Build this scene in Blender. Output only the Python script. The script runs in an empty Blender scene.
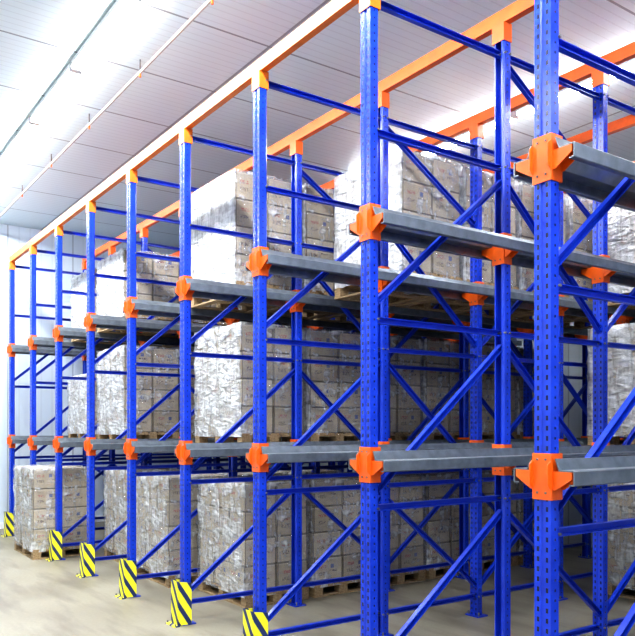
import bpy, bmesh, math, random
from mathutils import Vector, Matrix
random.seed(7)
scene=bpy.context.scene
scene.view_settings.view_transform='Standard'
scene.view_settings.look='None'
try: scene.view_settings.look='Medium High Contrast'
except Exception: pass
scene.view_settings.exposure=0.0

# ---------------------------------------------------------------- materials
class NT:
    def __init__(s,name):
        s.m=bpy.data.materials.new(name); s.m.use_nodes=True
        s.t=s.m.node_tree; s.b=s.t.nodes['Principled BSDF']; s.out=s.t.nodes['Material Output']
    def n(s,typ,**kw):
        x=s.t.nodes.new(typ)
        for k,v in kw.items(): setattr(x,k,v)
        return x
    def l(s,a,b): s.t.links.new(a,b)
    def math(s,op,a,b=None,c=None):
        x=s.n('ShaderNodeMath',operation=op)
        for i,v in enumerate((a,b,c)):
            if v is None: continue
            if isinstance(v,(int,float)): x.inputs[i].default_value=v
            else: s.l(v,x.inputs[i])
        return x.outputs[0]
    def mix(s,f,a,b,blend='MIX'):
        x=s.n('ShaderNodeMix',data_type='RGBA',blend_type=blend)
        for sock,v in ((x.inputs[0],f),(x.inputs[6],a),(x.inputs[7],b)):
            if isinstance(v,(int,float)): sock.default_value=v
            elif isinstance(v,tuple): sock.default_value=(*v,1)
            else: s.l(v,sock)
        return x.outputs[2]
    def noise(s,scale,detail=3,coord='Object',vscale=None):
        tc=s.n('ShaderNodeTexCoord'); x=s.n('ShaderNodeTexNoise')
        x.inputs['Scale'].default_value=scale; x.inputs['Detail'].default_value=detail
        if vscale:
            mp=s.n('ShaderNodeMapping'); mp.inputs['Scale'].default_value=vscale
            s.l(tc.outputs[coord],mp.inputs[0]); s.l(mp.outputs[0],x.inputs['Vector'])
        else: s.l(tc.outputs[coord],x.inputs['Vector'])
        return x.outputs['Fac']
    def ramp(s,f,stops):
        x=s.n('ShaderNodeValToRGB')
        while len(x.color_ramp.elements)<len(stops): x.color_ramp.elements.new(.5)
        for e,(p,c) in zip(x.color_ramp.elements,stops): e.position=p; e.color=(*c,1)
        s.l(f,x.inputs[0]); return x.outputs[0]
    def bump(s,h,strength=.3,dist=.01):
        x=s.n('ShaderNodeBump'); x.inputs['Strength'].default_value=strength; x.inputs['Distance'].default_value=dist
        s.l(h,x.inputs['Height']); s.l(x.outputs[0],s.b.inputs['Normal'])
    def set(s,**kw):
        for k,v in kw.items():
            i=s.b.inputs[k.replace('_',' ')]
            if isinstance(v,tuple): i.default_value=(*v,1)
            elif isinstance(v,(int,float)): i.default_value=v
            else: s.l(v,i)
        return s

def paint(name,col,rough=.38,var=.12):
    m=NT(name); f=m.noise(9,4)
    c=m.ramp(f,[(.3,tuple(x*(1-var) for x in col)),(.7,tuple(min(1,x*(1+var)) for x in col))])
    m.set(Base_Color=c,Roughness=rough); return m.m

def post_mat():
    m=NT('blue_perforated_steel')
    uv=m.n('ShaderNodeUVMap'); sp=m.n('ShaderNodeSeparateXYZ'); m.l(uv.outputs[0],sp.inputs[0])
    u,v=sp.outputs[0],sp.outputs[1]
    a=m.math('LESS_THAN',m.math('ABSOLUTE',m.math('SUBTRACT',m.math('ABSOLUTE',u),.027)),.007)
    b=m.math('LESS_THAN',m.math('ABSOLUTE',m.math('SUBTRACT',u,1.0)),.005)
    fr=m.math('FRACT',m.math('DIVIDE',v,.05))
    va=m.math('MULTIPLY',m.math('GREATER_THAN',fr,.24),m.math('LESS_THAN',fr,.72))
    vb=m.math('MULTIPLY',m.math('GREATER_THAN',fr,.37),m.math('LESS_THAN',fr,.62))
    h=m.math('MAXIMUM',m.math('MULTIPLY',a,va),m.math('MULTIPLY',b,vb))
    f=m.noise(6,3)
    c=m.ramp(f,[(.3,(.004,.032,.42)),(.7,(.008,.050,.56))])
    m.set(Base_Color=m.mix(h,c,(.002,.006,.04)),Roughness=.27)
    return m.m

def steel_mat():
    m=NT('galvanized_steel')
    f=m.noise(14,5); g=m.noise(3,3,vscale=(3,.4,8))
    c=m.ramp(f,[(.3,(.14,.165,.19)),(.7,(.23,.262,.30))])
    c2=m.mix(m.math('MULTIPLY',g,.5),c,(.10,.118,.14))
    m.set(Base_Color=c2,Roughness=.34,Metallic=.5); return m.m

def guard_mat():
    m=NT('yellow_black_hazard_stripes')
    tc=m.n('ShaderNodeTexCoord'); sp=m.n('ShaderNodeSeparateXYZ'); m.l(tc.outputs['Object'],sp.inputs[0])
    s=m.math('SUBTRACT',m.math('MULTIPLY',sp.outputs[2],.8),m.math('ADD',m.math('MULTIPLY',sp.outputs[0],-1.2),m.math('MULTIPLY',sp.outputs[1],-1.2)))
    fr=m.math('FRACT',m.math('DIVIDE',m.math('ADD',s,10.0),.15))
    st=m.math('GREATER_THAN',fr,.58)
    m.set(Base_Color=m.mix(st,(.90,.84,.03),(.012,.03,.12)),Roughness=.45); return m.m

def carton_mat():
    m=NT('printed_cardboard')
    uv=m.n('ShaderNodeUVMap'); sp=m.n('ShaderNodeSeparateXYZ'); m.l(uv.outputs[0],sp.inputs[0])
    u,v=sp.outputs[0],sp.outputs[1]
    geo=m.n('ShaderNodeNewGeometry'); r=geo.outputs['Random Per Island']
    base=m.ramp(r,[(0,(.36,.30,.215)),(.5,(.46,.39,.285)),(1,(.55,.475,.36))])
    n=m.noise(5,4); base=m.mix(m.math('MULTIPLY',n,.6),base,(.28,.23,.16))
    def rect(u0,u1,v0,v1):
        a=m.math('MULTIPLY',m.math('GREATER_THAN',u,u0),m.math('LESS_THAN',u,u1))
        b=m.math('MULTIPLY',m.math('GREATER_THAN',v,v0),m.math('LESS_THAN',v,v1))
        return m.math('MULTIPLY',a,b)
    txt=m.noise(75,2); tm=m.math('GREATER_THAN',txt,.5)
    blue=rect(.58,.70,.56,.72); c=m.mix(blue,base,(.09,.11,.24))
    tl=m.math('MULTIPLY',rect(.52,.80,.42,.50),tm); c=m.mix(tl,c,(.10,.07,.07))
    rd=m.math('MULTIPLY',rect(.14,.42,.58,.70),tm); c=m.mix(rd,c,(.34,.10,.08))
    dk=m.math('MULTIPLY',rect(.14,.40,.30,.44),tm); c=m.mix(dk,c,(.16,.12,.09))
    tp=rect(.0,1.,.93,.985); c=m.mix(m.math('MULTIPLY',tp,.4),c,(.60,.53,.42))
    edge=m.math('MAXIMUM',m.math('GREATER_THAN',m.math('ABSOLUTE',m.math('SUBTRACT',u,.5)),.478),
                m.math('GREATER_THAN',m.math('ABSOLUTE',m.math('SUBTRACT',v,.5)),.472))
    c=m.mix(m.math('MULTIPLY',edge,.7),c,(.07,.05,.035))
    m.set(Base_Color=c,Roughness=.7); return m.m

def wrap_mat(name,lo,mid,hi,p):
    m=NT(name)
    n=m.noise(2.6,5,vscale=(1,1,1.6)); n2=m.noise(11,6,vscale=(1,1,.22)); n3=m.noise(6,6,vscale=(1,1,2.8))
    n2.node.inputs['Distortion'].default_value=1.2; n3.node.inputs['Distortion'].default_value=.8
    fac=m.math('ADD',m.math('ADD',m.math('MULTIPLY',n,.38),m.math('MULTIPLY',n2,.34)),m.math('MULTIPLY',n3,.28))
    rp=m.ramp(fac,[(p-.10,(lo,)*3),(p,(mid,)*3),(p+.10,(hi,)*3)])
    m.set(Base_Color=(.86,.88,.90),Roughness=.10,Alpha=rp)
    m.b.inputs['Specular IOR Level'].default_value=1.0
    m.bump(m.math('ADD',n2,n3),1.0,.08)
    return m.m

def wood_mat():
    m=NT('pallet_wood'); f=m.noise(6,6,vscale=(1,9,9))
    m.set(Base_Color=m.ramp(f,[(.3,(.22,.14,.07)),(.7,(.46,.33,.18))]),Roughness=.8); return m.m

def floor_mat():
    m=NT('worn_concrete'); f=m.noise(.9,8); g=m.noise(30,4); k=m.noise(2.2,6,vscale=(.35,1.6,1))
    c=m.ramp(f,[(.3,(.235,.21,.155)),(.55,(.305,.28,.215)),(.75,(.37,.345,.27))])
    c=m.mix(m.math('MULTIPLY',g,.45),c,(.15,.132,.10))
    d=m.ramp(k,[(.46,(0,0,0)),(.62,(.7,.7,.7))]); c=m.mix(d,c,(.15,.13,.10))
    m.set(Base_Color=c,Roughness=m.math('ADD',m.math('MULTIPLY',f,.3),.33)); m.bump(g,.15,.004); return m.m

def panel_mat(name,axis,pitch,rib,col,seam,long_axis=None,long_pitch=4):
    m=NT(name); tc=m.n('ShaderNodeTexCoord'); sp=m.n('ShaderNodeSeparateXYZ'); m.l(tc.outputs['Object'],sp.inputs[0])
    a=m.math('ADD',sp.outputs[axis],100.0)
    fr=m.math('FRACT',m.math('DIVIDE',a,pitch)); s1=m.math('LESS_THAN',fr,.026/pitch)
    rb=m.math('FRACT',m.math('DIVIDE',a,rib)); s2=m.math('LESS_THAN',rb,.16)
    f=m.noise(.8,3)
    c=m.ramp(f,[(.3,tuple(x*.96 for x in col)),(.7,col)])
    c=m.mix(m.math('MULTIPLY',s2,.16),c,seam)
    c=m.mix(m.math('MULTIPLY',s1,.9),c,seam)
    if long_axis is not None:
        fl=m.math('FRACT',m.math('DIVIDE',m.math('ADD',sp.outputs[long_axis],100.6),long_pitch))
        c=m.mix(m.math('MULTIPLY',m.math('LESS_THAN',fl,.03/long_pitch),.85),c,seam)
    m.set(Base_Color=c,Roughness=.34)
    h=m.math('SUBTRACT',1.0,m.math('MAXIMUM',s1,m.math('MULTIPLY',s2,.4))); m.bump(h,.4,.006)
    return m.m

def emit_mat(name,col,st):
    m=NT(name); m.set(Base_Color=(.9,.9,.9)); m.b.inputs['Emission Color'].default_value=(*col,1); m.b.inputs['Emission Strength'].default_value=st
    return m.m

M_POST=post_mat()
M_BLUE=paint('blue_painted_steel',(.006,.040,.49),.3)
M_ORANGE=paint('orange_painted_steel',(.80,.115,.005))
M_ORANGE_LIT=paint('orange_steel_overexposed',(.74,.165,.006),.5)  # front beam and caps: the rear orange, yellowed to paint in overexposure
M_STEEL=steel_mat(); M_GUARD=guard_mat(); M_CARTON=carton_mat(); M_WOOD=wood_mat()
M_WRAP=wrap_mat('clear_stretch_film',.05,.20,.74,.50)
M_END=[wrap_mat('end_film_glare_faint',.08,.35,.85,.50),wrap_mat('end_film_glare',.18,.54,.92,.49),wrap_mat('end_film_glare_strong',.30,.66,.94,.48)]  # layered end wrap; extra white paints in light glare, stronger on higher levels
M_FLOOR=floor_mat()
M_CEIL=panel_mat('white_ceiling_panels',0,1.2,.10,(.66,.78,.83),(.20,.24,.27),1,4.2)
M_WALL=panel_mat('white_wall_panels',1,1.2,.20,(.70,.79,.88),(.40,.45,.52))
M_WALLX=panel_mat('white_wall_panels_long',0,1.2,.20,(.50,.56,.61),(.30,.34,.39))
M_TUBE=emit_mat('fluorescent_tube_glow',(.96,.99,1),60)
M_WHITE=paint('white_enamel',(.85,.86,.88),.4,.03)
M_BOLT=paint('dark_zinc',(.12,.12,.13),.4)
M_CREAM=paint('cream_plastic',(.38,.36,.33),.5,.03)

# ---------------------------------------------------------------- mesh builder
class MB:
    def __init__(s): s.v=[];s.f=[];s.mi=[];s.uv=[];s.mats=[]
    def mat(s,m):
        if m not in s.mats: s.mats.append(m)
        return s.mats.index(m)
    def face(s,idx,mi,uv=None):
        s.f.append(idx);s.mi.append(mi);s.uv.append(uv or [(10,10)]*len(idx))
    def box(s,c,d,m,R=None,uv=False):
        mi=s.mat(m);b=len(s.v);c=Vector(c);x,y,z=[q/2 for q in d]
        for p in ((-x,-y,-z),(x,-y,-z),(x,y,-z),(-x,y,-z),(-x,-y,z),(x,-y,z),(x,y,z),(-x,y,z)):
            p=Vector(p); 
            if R: p=R@p
            s.v.append(c+p)
        for q in ((0,3,2,1),(4,5,6,7),(0,1,5,4),(1,2,6,5),(2,3,7,6),(3,0,4,7)):
            s.face([b+i for i in q],mi,[(0,0),(1,0),(1,1),(0,1)] if uv else None)
    def channel(s,p0,p1,w,h,t,side,m):
        p0=Vector(p0);p1=Vector(p1);d=p1-p0;L=d.length;d.normalize()
        sx=Vector((1,0,0)); u2=sx.cross(d).normalized(); R=Matrix((d,sx,u2)).transposed(); c=(p0+p1)/2
        s.box(c-sx*side*w/2,(L,t,h),m,R)
        s.box(c+u2*(h/2-t/2),(L,w,t),m,R); s.box(c-u2*(h/2-t/2),(L,w,t),m,R)
    def prism(s,poly,fn,a0,a1,m,us=None,caps=True):
        mi=s.mat(m);b=len(s.v);n=len(poly)
        for a in (a0,a1):
            for p in poly: s.v.append(Vector(fn(p,a)))
        for i in range(n):
            j=(i+1)%n
            uv=None
            if us and us[i]: uu=us[i]; uv=[(uu[0],a0),(uu[1],a0),(uu[1],a1),(uu[0],a1)]
            s.face([b+i,b+j,b+n+j,b+n+i],mi,uv)
        if caps:
            s.face([b+i for i in range(n)][::-1],mi); s.face([b+n+i for i in range(n)],mi)
    def cyl(s,p0,p1,r,m,n=10):
        p0=Vector(p0);p1=Vector(p1);d=(p1-p0).normalized()
        up=Vector((0,0,1)) if abs(d.z)<.9 else Vector((1,0,0))
        x=d.cross(up).normalized();y=d.cross(x)
        poly=[(math.cos(2*math.pi*i/n)*r,math.sin(2*math.pi*i/n)*r) for i in range(n)]
        L=(p1-p0).length
        s.prism(poly,lambda p,a:p0+x*p[0]+y*p[1]+d*a,0,L,m)
    def mesh(s,name):
        me=bpy.data.meshes.new(name); me.from_pydata(s.v,[],s.f)
        for m in s.mats: me.materials.append(m)
        uvl=me.uv_layers.new(name='UVMap'); k=0
        for fi,p in enumerate(me.polygons):
            p.material_index=s.mi[fi]
            for j,_ in enumerate(p.loop_indices): uvl.data[k].uv=s.uv[fi][j]; k+=1
        bm=bmesh.new();bm.from_mesh(me);bmesh.ops.recalc_face_normals(bm,faces=bm.faces);bm.to_mesh(me);bm.free()
        return me
def obj(name,me,loc=(0,0,0),parent=None,bevel=0):
    o=bpy.data.objects.new(name,me); o.location=loc; scene.collection.objects.link(o)
    if parent: o.parent=parent
    if bevel:
        b=o.modifiers.new('bevel','BEVEL'); b.width=bevel; b.segments=2; b.limit_method='ANGLE'; b.angle_limit=math.radians(40)
    return o
def empty(name,loc=(0,0,0)):
    e=bpy.data.objects.new(name,None); e.empty_display_size=.2; e.location=loc; scene.collection.objects.link(e); return e

# ---------------------------------------------------------------- dimensions
S=1.4; CAM_Z=1.88
ROWS=[0,1.27,2.50,3.77,5.0,6.27]
NF=list(range(-1,9))
ZL=[CAM_Z-.24,CAM_Z+1.33]
ZF=CAM_Z+2.84; ZR=CAM_Z+3.0; CEIL=CAM_Z+3.75
X0,X1,Y0,Y1=-12.25,5.2,-6.0,7.1

# ---------------------------------------------------------------- room
def slab(name,c,d,m):
    b=MB(); b.box((0,0,0),d,m); o=obj(name,b.mesh(name),c); return o
slab('floor',((X0+X1)/2,(Y0+Y1)/2,-.1),(X1-X0+.4,Y1-Y0+.4,.2),M_FLOOR)
slab('ceiling',((X0+X1)/2,(Y0+Y1)/2,CEIL+.1),(X1-X0+.4,Y1-Y0+.4,.2),M_CEIL)
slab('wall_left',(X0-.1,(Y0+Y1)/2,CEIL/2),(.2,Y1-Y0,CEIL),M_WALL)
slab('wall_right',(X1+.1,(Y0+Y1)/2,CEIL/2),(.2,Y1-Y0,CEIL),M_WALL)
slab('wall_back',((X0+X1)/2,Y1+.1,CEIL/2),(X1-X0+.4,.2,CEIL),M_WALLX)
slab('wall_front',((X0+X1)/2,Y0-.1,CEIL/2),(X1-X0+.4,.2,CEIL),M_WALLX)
slab('baseboard_left',(X0+.015,(Y0+Y1)/2,.06),(.03,Y1-Y0,.12),M_WHITE)

# ---------------------------------------------------------------- rack
rack=empty('drive_in_pallet_rack')
def post(b,y,z1,flip):
    w,d,t=.05,.075,.005
    sg=-1 if flip else 1
    h=d/2
    P=[(-w,-h),(-.014,-h),(-.008,-h+.008),(.008,-h+.008),(.014,-h),(w,-h),(w,h-.014),(w-.012,h),(w-.022,h),(w-.022,h-t),(w-.013,h-t),(w-t,h-.016),(w-t,-h+t),
       (.016,-h+t),(.010,-h+.008+t),(-.010,-h+.008+t),(-.016,-h+t),
       (-w+t,-h+t),(-w+t,h-.016),(-w+.013,h-t),(-w+.022,h-t),(-w+.022,h),(-w+.012,h),(-w,h-.014)]
    us=[None]*len(P)
    us[0]=(-w,-.014); us[4]=(.014,w); us[5]=(.967,1.028); us[23]=(1.028,.967)
    b.prism(P,lambda p,a:(p[0],y+sg*p[1],a),0,z1,M_POST,us)
    b.box((0,y,.006),(.17,.14,.012),M_BLUE)
    for sx in (-.068,.068):
        b.cyl((sx,y-.04,.01),(sx,y-.04,.045),.009,M_BOLT,6)
LV=[.20,1.35,2.58,3.81,4.66]
for k in NF:
    b=MB()
    for i,y in enumerate(ROWS): post(b,y,(ZF if i==0 else ZR)-.01,i%2==1)
    for g in range(5):
        y0,y1=ROWS[g]+.02,ROWS[g+1]-.02
        for z in LV: b.channel((0,y0,z),(0,y1,z),.035,.042,.004,1,M_BLUE)
        for i in range(3):
            a,c=LV[i]+.10,LV[i+1]-.10
            if g%2: a,c=c,a
            b.channel((.012,y0,a),(.012,y1,c),.035,.042,.004,1,M_BLUE)
        if g%2: b.channel((.012,y0,LV[4]-.06),(.012,y1,LV[3]+.06),.035,.042,.004,1,M_BLUE)
        for z in LV:
            b.cyl((-.03,ROWS[g]+.025,z),(.062,ROWS[g]+.025,z),.008,M_BOLT,6)
            b.cyl((-.03,ROWS[g+1]-.025,z),(.062,ROWS[g+1]-.025,z),.008,M_BOLT,6)
    obj('upright_frame',b.mesh('upright_frame'),(-k*S,0,0),rack)

# brackets: folded sleeve around the post plus flat angular arms under each rail
bb=MB()
def sleeve(b,y,z0,z1,m,g=.003,t=.004):
    w=.05+g;h=.0375+g
    b.box((0,y-h-t/2,(z0+z1)/2),(2*w+2*t,t,z1-z0),m)
    b.box((0,y+h+t/2,(z0+z1)/2),(2*w+2*t,t,z1-z0),m)
    for sx in (-1,1): b.box((sx*(w+t/2),y,(z0+z1)/2),(t,2*h,z1-z0),m)
for zc in ZL:
    for i,y in enumerate(ROWS):
        sleeve(bb,y,zc-.12,zc+.11,M_ORANGE)
        for sx in (-1,1):
            G=[(.057,.022),(.168,.022),(.168,-.012),(.075,-.070),(.057,-.070)]
            for yy in (y-.036,y+.031):
                bb.prism(G,lambda p,a,sx=sx:(sx*p[0],a,zc+p[1]),yy,yy+.005,M_ORANGE)
            bb.box((sx*.112,y,zc+.0195),(.112,.062,.005),M_ORANGE)
            F=[(-.0465,.075),(-.070,.055),(-.070,-.045),(-.0465,-.07)]
            if i==0: bb.prism(F,lambda p,a,sx=sx:(sx*a,y+p[0],zc+p[1]),.052,.057,M_ORANGE)
        for dz in (-.085,.08):
            for dx in (-.025,.025): bb.cyl((dx,y-.050,zc+dz),(dx,y-.04,zc+dz),.006,M_BOLT,6)
me=bb.mesh('rail_brackets')
for k in NF: obj('rail_brackets',me,(-k*S,0,0),rack,.0006)

# rails
rb=MB()
PR=[(.070,.085),(.077,.085),(.098,.030),(.180,.030),(.184,.025),(.184,-.040),(.179,-.045),(.152,-.045),(.152,-.038),(.176,-.038),(.176,.0235),(.100,.0235),(.093,.0235)]
for zc in ZL:
    for sx in (-1,1):
        rb.prism(PR,lambda p,a,sx=sx:(sx*p[0],a,zc+p[1]),-.035,ROWS[-1]+.06,M_STEEL)
me=rb.mesh('pallet_rail')
for k in NF: obj('pallet_rails',me,(-k*S,0,0),rack,.001)

# top tie beams with caps
cap=MB()
for i,y in enumerate(ROWS):
    zt=ZF if i==0 else ZR
    m=M_ORANGE_LIT if i==0 else M_ORANGE
    sleeve(cap,y,zt-.13,zt+.0,m)
    cap.box((0,y,zt+.003),(.115,.09,.006),m)
me=cap.mesh('top_caps')
for k in NF: obj('top_caps',me,(-k*S,0,0),rack)
tb=MB()
for i,y in enumerate(ROWS):
    zt=ZF if i==0 else ZR; m=M_ORANGE_LIT if i==0 else M_ORANGE
    xa,xb=-8*S-.08,S+.08
    P=[(-.03,.008),(.03,.008),(.03,-.006),(-.022,-.006),(-.022,-.078),(.03,-.078),(.03,-.092),(-.03,-.092)]
    tb.prism(P,lambda p,a:(a,y+p[0],zt+.099+p[1]),xa,xb,m)
obj('top_tie_beams',tb.mesh('top_tie_beams'),(0,0,0),rack)

# post guards
gb=MB()
Hh=.42
def plate(b,pts,t,m):
    pts=[Vector(p) for p in pts]; n=(pts[1]-pts[0]).cross(pts[2]-pts[0]).normalized()*t
    base=len(b.v); mi=b.mat(m)
    for p in pts: b.v.append(p)
    for p in pts: b.v.append(p+n)
    L=len(pts)
    b.face(list(range(base,base+L)),mi); b.face([base+L+i for i in range(L)],mi)
    for i in range(L):
        j=(i+1)%L; b.face([base+i,base+j,base+L+j,base+L+i],mi)
plate(gb,[(-.078,-.075,.008),(.078,-.075,.008),(.078,-.075,Hh),(-.078,-.075,Hh)],.006,M_GUARD)
plate(gb,[(.078,-.075,.008),(.086,.055,.008),(.082,.055,Hh-.02),(.078,-.075,Hh)],.006,M_GUARD)
plate(gb,[(-.078,-.075,.008),(-.086,.055,.008),(-.082,.055,Hh-.02),(-.078,-.075,Hh)],.006,M_GUARD)
gb.box((0,-.10,.004),(.20,.06,.008),M_GUARD)
for sx in (-.09,.09): gb.cyl((sx,-.11,.008),(sx,-.11,.03),.008,M_BOLT,6)
me=gb.mesh('post_guard')
for k in NF: obj('striped_post_guard',me,(-k*S,-.035,0))

# ---------------------------------------------------------------- pallet loads
def pallet_mesh():
    b=MB(); W,D=1.10,.80
    for i in range(7):
        b.box((0,-D/2+.05+i*(D-.10)/6,.133),(W,.09,.018),M_WOOD)
    for x in (-W/2+.05,0,W/2-.05):
        b.box((x,0,.114),(.10,D,.02),M_WOOD)
        for y in (-D/2+.06,0,D/2-.06): b.box((x,y,.061),(.10,.11,.086),M_WOOD)
        b.box((x,0,.009),(.10,D,.018),M_WOOD)
    for y in (-D/2+.05,D/2-.05): b.box((0,y,.0095),(W,.09,.0165),M_WOOD)
    return b.mesh('wooden_pallet')
PAL=pallet_mesh()
CH=.285
def cartons_mesh(layers,seed):
    rnd=random.Random(seed); b=MB()
    for l in range(layers):
        nx,ny=3,2
        w,d=1.06/nx,.78/ny
        for i in range(nx):
            for j in range(ny):
                c=(-.53+w*(i+.5)+rnd.uniform(-.006,.006),-.39+d*(j+.5)+rnd.uniform(-.007,.007),.143+CH*(l+.5))
                R=Matrix.Rotation(rnd.uniform(-.014,.014),3,'Z')
                b.box(c,(w-.014,d-.014,CH-.005),M_CARTON,R,uv=True)
    return b.mesh('cartons')
def wrap_mesh(layers,seed,endmat):
    rnd=random.Random(seed); H=CH*layers
    bm=bmesh.new()
    W,D=1.080,.800; nx,ny,nz=14,11,16
    off={}
    def key(p): return (round(p[0],4),round(p[1],4),round(p[2],4))
    def vert(p):
        k=key(p)
        if k not in off:
            q=Vector(p); q+=Vector((rnd.uniform(0,.016)*(1 if p[0]>0 else -1),rnd.uniform(0,.016)*(1 if p[1]>0 else -1),rnd.uniform(-.002,.012)))
            off[k]=bm.verts.new(q)
        return off[k]
    z0=.10; Z1=.143+H+.006
    xs=[-W/2+W*i/nx for i in range(nx+1)]; ys=[-D/2+D*i/ny for i in range(ny+1)]; zs=[z0+(Z1-z0)*i/nz for i in range(nz+1)]
    def quad(a,b_,c,d,mi=0):
        f=bm.faces.new([vert(a),vert(b_),vert(c),vert(d)]); f.material_index=mi
    for i in range(nx):
        for k in range(nz):
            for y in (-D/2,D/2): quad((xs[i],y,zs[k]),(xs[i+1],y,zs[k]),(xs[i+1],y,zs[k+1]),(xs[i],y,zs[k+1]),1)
        for j in range(ny): quad((xs[i],ys[j],Z1),(xs[i+1],ys[j],Z1),(xs[i+1],ys[j+1],Z1),(xs[i],ys[j+1],Z1))
    for j in range(ny):
        for k in range(nz):
            for x in (-W/2,W/2): quad((x,ys[j],zs[k]),(x,ys[j+1],zs[k]),(x,ys[j+1],zs[k+1]),(x,ys[j],zs[k+1]))
    bmesh.ops.recalc_face_normals(bm,faces=bm.faces)
    for f in bm.faces: f.smooth=True
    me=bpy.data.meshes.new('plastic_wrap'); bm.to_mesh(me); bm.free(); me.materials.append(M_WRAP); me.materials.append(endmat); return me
CV={};WV={}
for L in (3,4):
    CV[L]=[cartons_mesh(L,s*11+L) for s in range(4)]
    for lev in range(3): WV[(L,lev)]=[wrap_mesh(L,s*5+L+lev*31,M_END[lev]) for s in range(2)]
cnt=0
ZS=[0.0,ZL[0]+.031,ZL[1]+.031]
def load(k,lev,y,layers=4):
    global cnt
    cm=CV[layers][cnt%4]; wm=WV[(layers,lev)][cnt%2]; cnt+=1
    e=empty('shrink_wrapped_pallet_load',(-(k+.5)*S+random.uniform(-.012,.012),y+.4,ZS[lev]))
    obj('wooden_pallet',PAL,(0,0,0),e)
    obj('cartons',cm,(0,0,0),e,.004)
    obj('plastic_wrap',wm,(0,0,0),e)
P=.865
for j in range(6):
    load(3,0,.74+j*P); load(3,1,.70+j*P)
for j in range(5): load(3,2,.63+j*P)
for j in range(5): load(2,2,1.65+j*P)
for j in range(3):
    load(4,0,.5+j*P); load(5,1,.5+j*P); load(5,2,.5+j*P,3)
load(5,0,.6); load(6,0,-.32); 
for j in range(2):
    load(6,1,.5+j*P,3); load(6,2,.55+j*P,3)
for j in range(2):
    load(1,0,4.4+j*P); load(1,1,4.1+j*P); load(1,2,4.4+j*P)

# ---------------------------------------------------------------- lights
fx=MB()
fx.box((0,0,-.036),(1.55,.13,.05),M_WHITE)
for sx in (-1,1): fx.box((sx*.765,0,-.076),(.02,.13,.035),M_WHITE)
for sy in (-.045,.045): fx.cyl((-.755,sy,-.083),(.755,sy,-.083),.016,M_TUBE,10)
FX=fx.mesh('fluorescent_fixture')
def fixture(x,y,power):
    o=obj('fluorescent_light_fixture',FX,(x,y,CEIL-.006))
    ld=bpy.data.lights.new('tube_light','AREA'); ld.shape='RECTANGLE'; ld.size=1.5; ld.size_y=.14; ld.energy=power; ld.color=(.97,.99,1)
    lo=bpy.data.objects.new('tube_light',ld); lo.location=(0,0,-.110); scene.collection.objects.link(lo); lo.parent=o
for i in range(10): fixture(3.6-i*1.62,-.70,86)
for i in range(5): fixture(3.0-i*3.2,-4.0,48)  # unseen row behind the camera, added as fill light
for i in range(6): fixture(2.2-i*1.62,3.9,10)

pb=MB()
pb.cyl((X0+.05,0,0),(X1-.05,0,0),.016,M_CREAM,10)
x=X0+1
while x<X1-.3:
    pb.cyl((x,0,0),(x,0,.13),.008,M_BOLT,8); pb.cyl((x,0,-.05),(x,0,0),.012,M_ORANGE,8); x+=1.6
obj('sprinkler_pipe',pb.mesh('sprinkler_pipe'),(0,-.20,CEIL-.15))

w=bpy.data.worlds.new('World'); scene.world=w; w.use_nodes=True
w.node_tree.nodes['Background'].inputs[0].default_value=(.8,.88,1,1); w.node_tree.nodes['Background'].inputs[1].default_value=.3

# ---------------------------------------------------------------- camera
cd=bpy.data.cameras.new('camera'); cam=bpy.data.objects.new('camera',cd); scene.collection.objects.link(cam)
cam.location=(2.387,-3.069,CAM_Z); cam.rotation_euler=(math.pi/2,0,math.radians(55.0))
cd.sensor_fit='HORIZONTAL'; cd.sensor_width=36; cd.lens=746/635*36; cd.shift_y=109/635; cd.clip_start=.05
scene.camera=cam
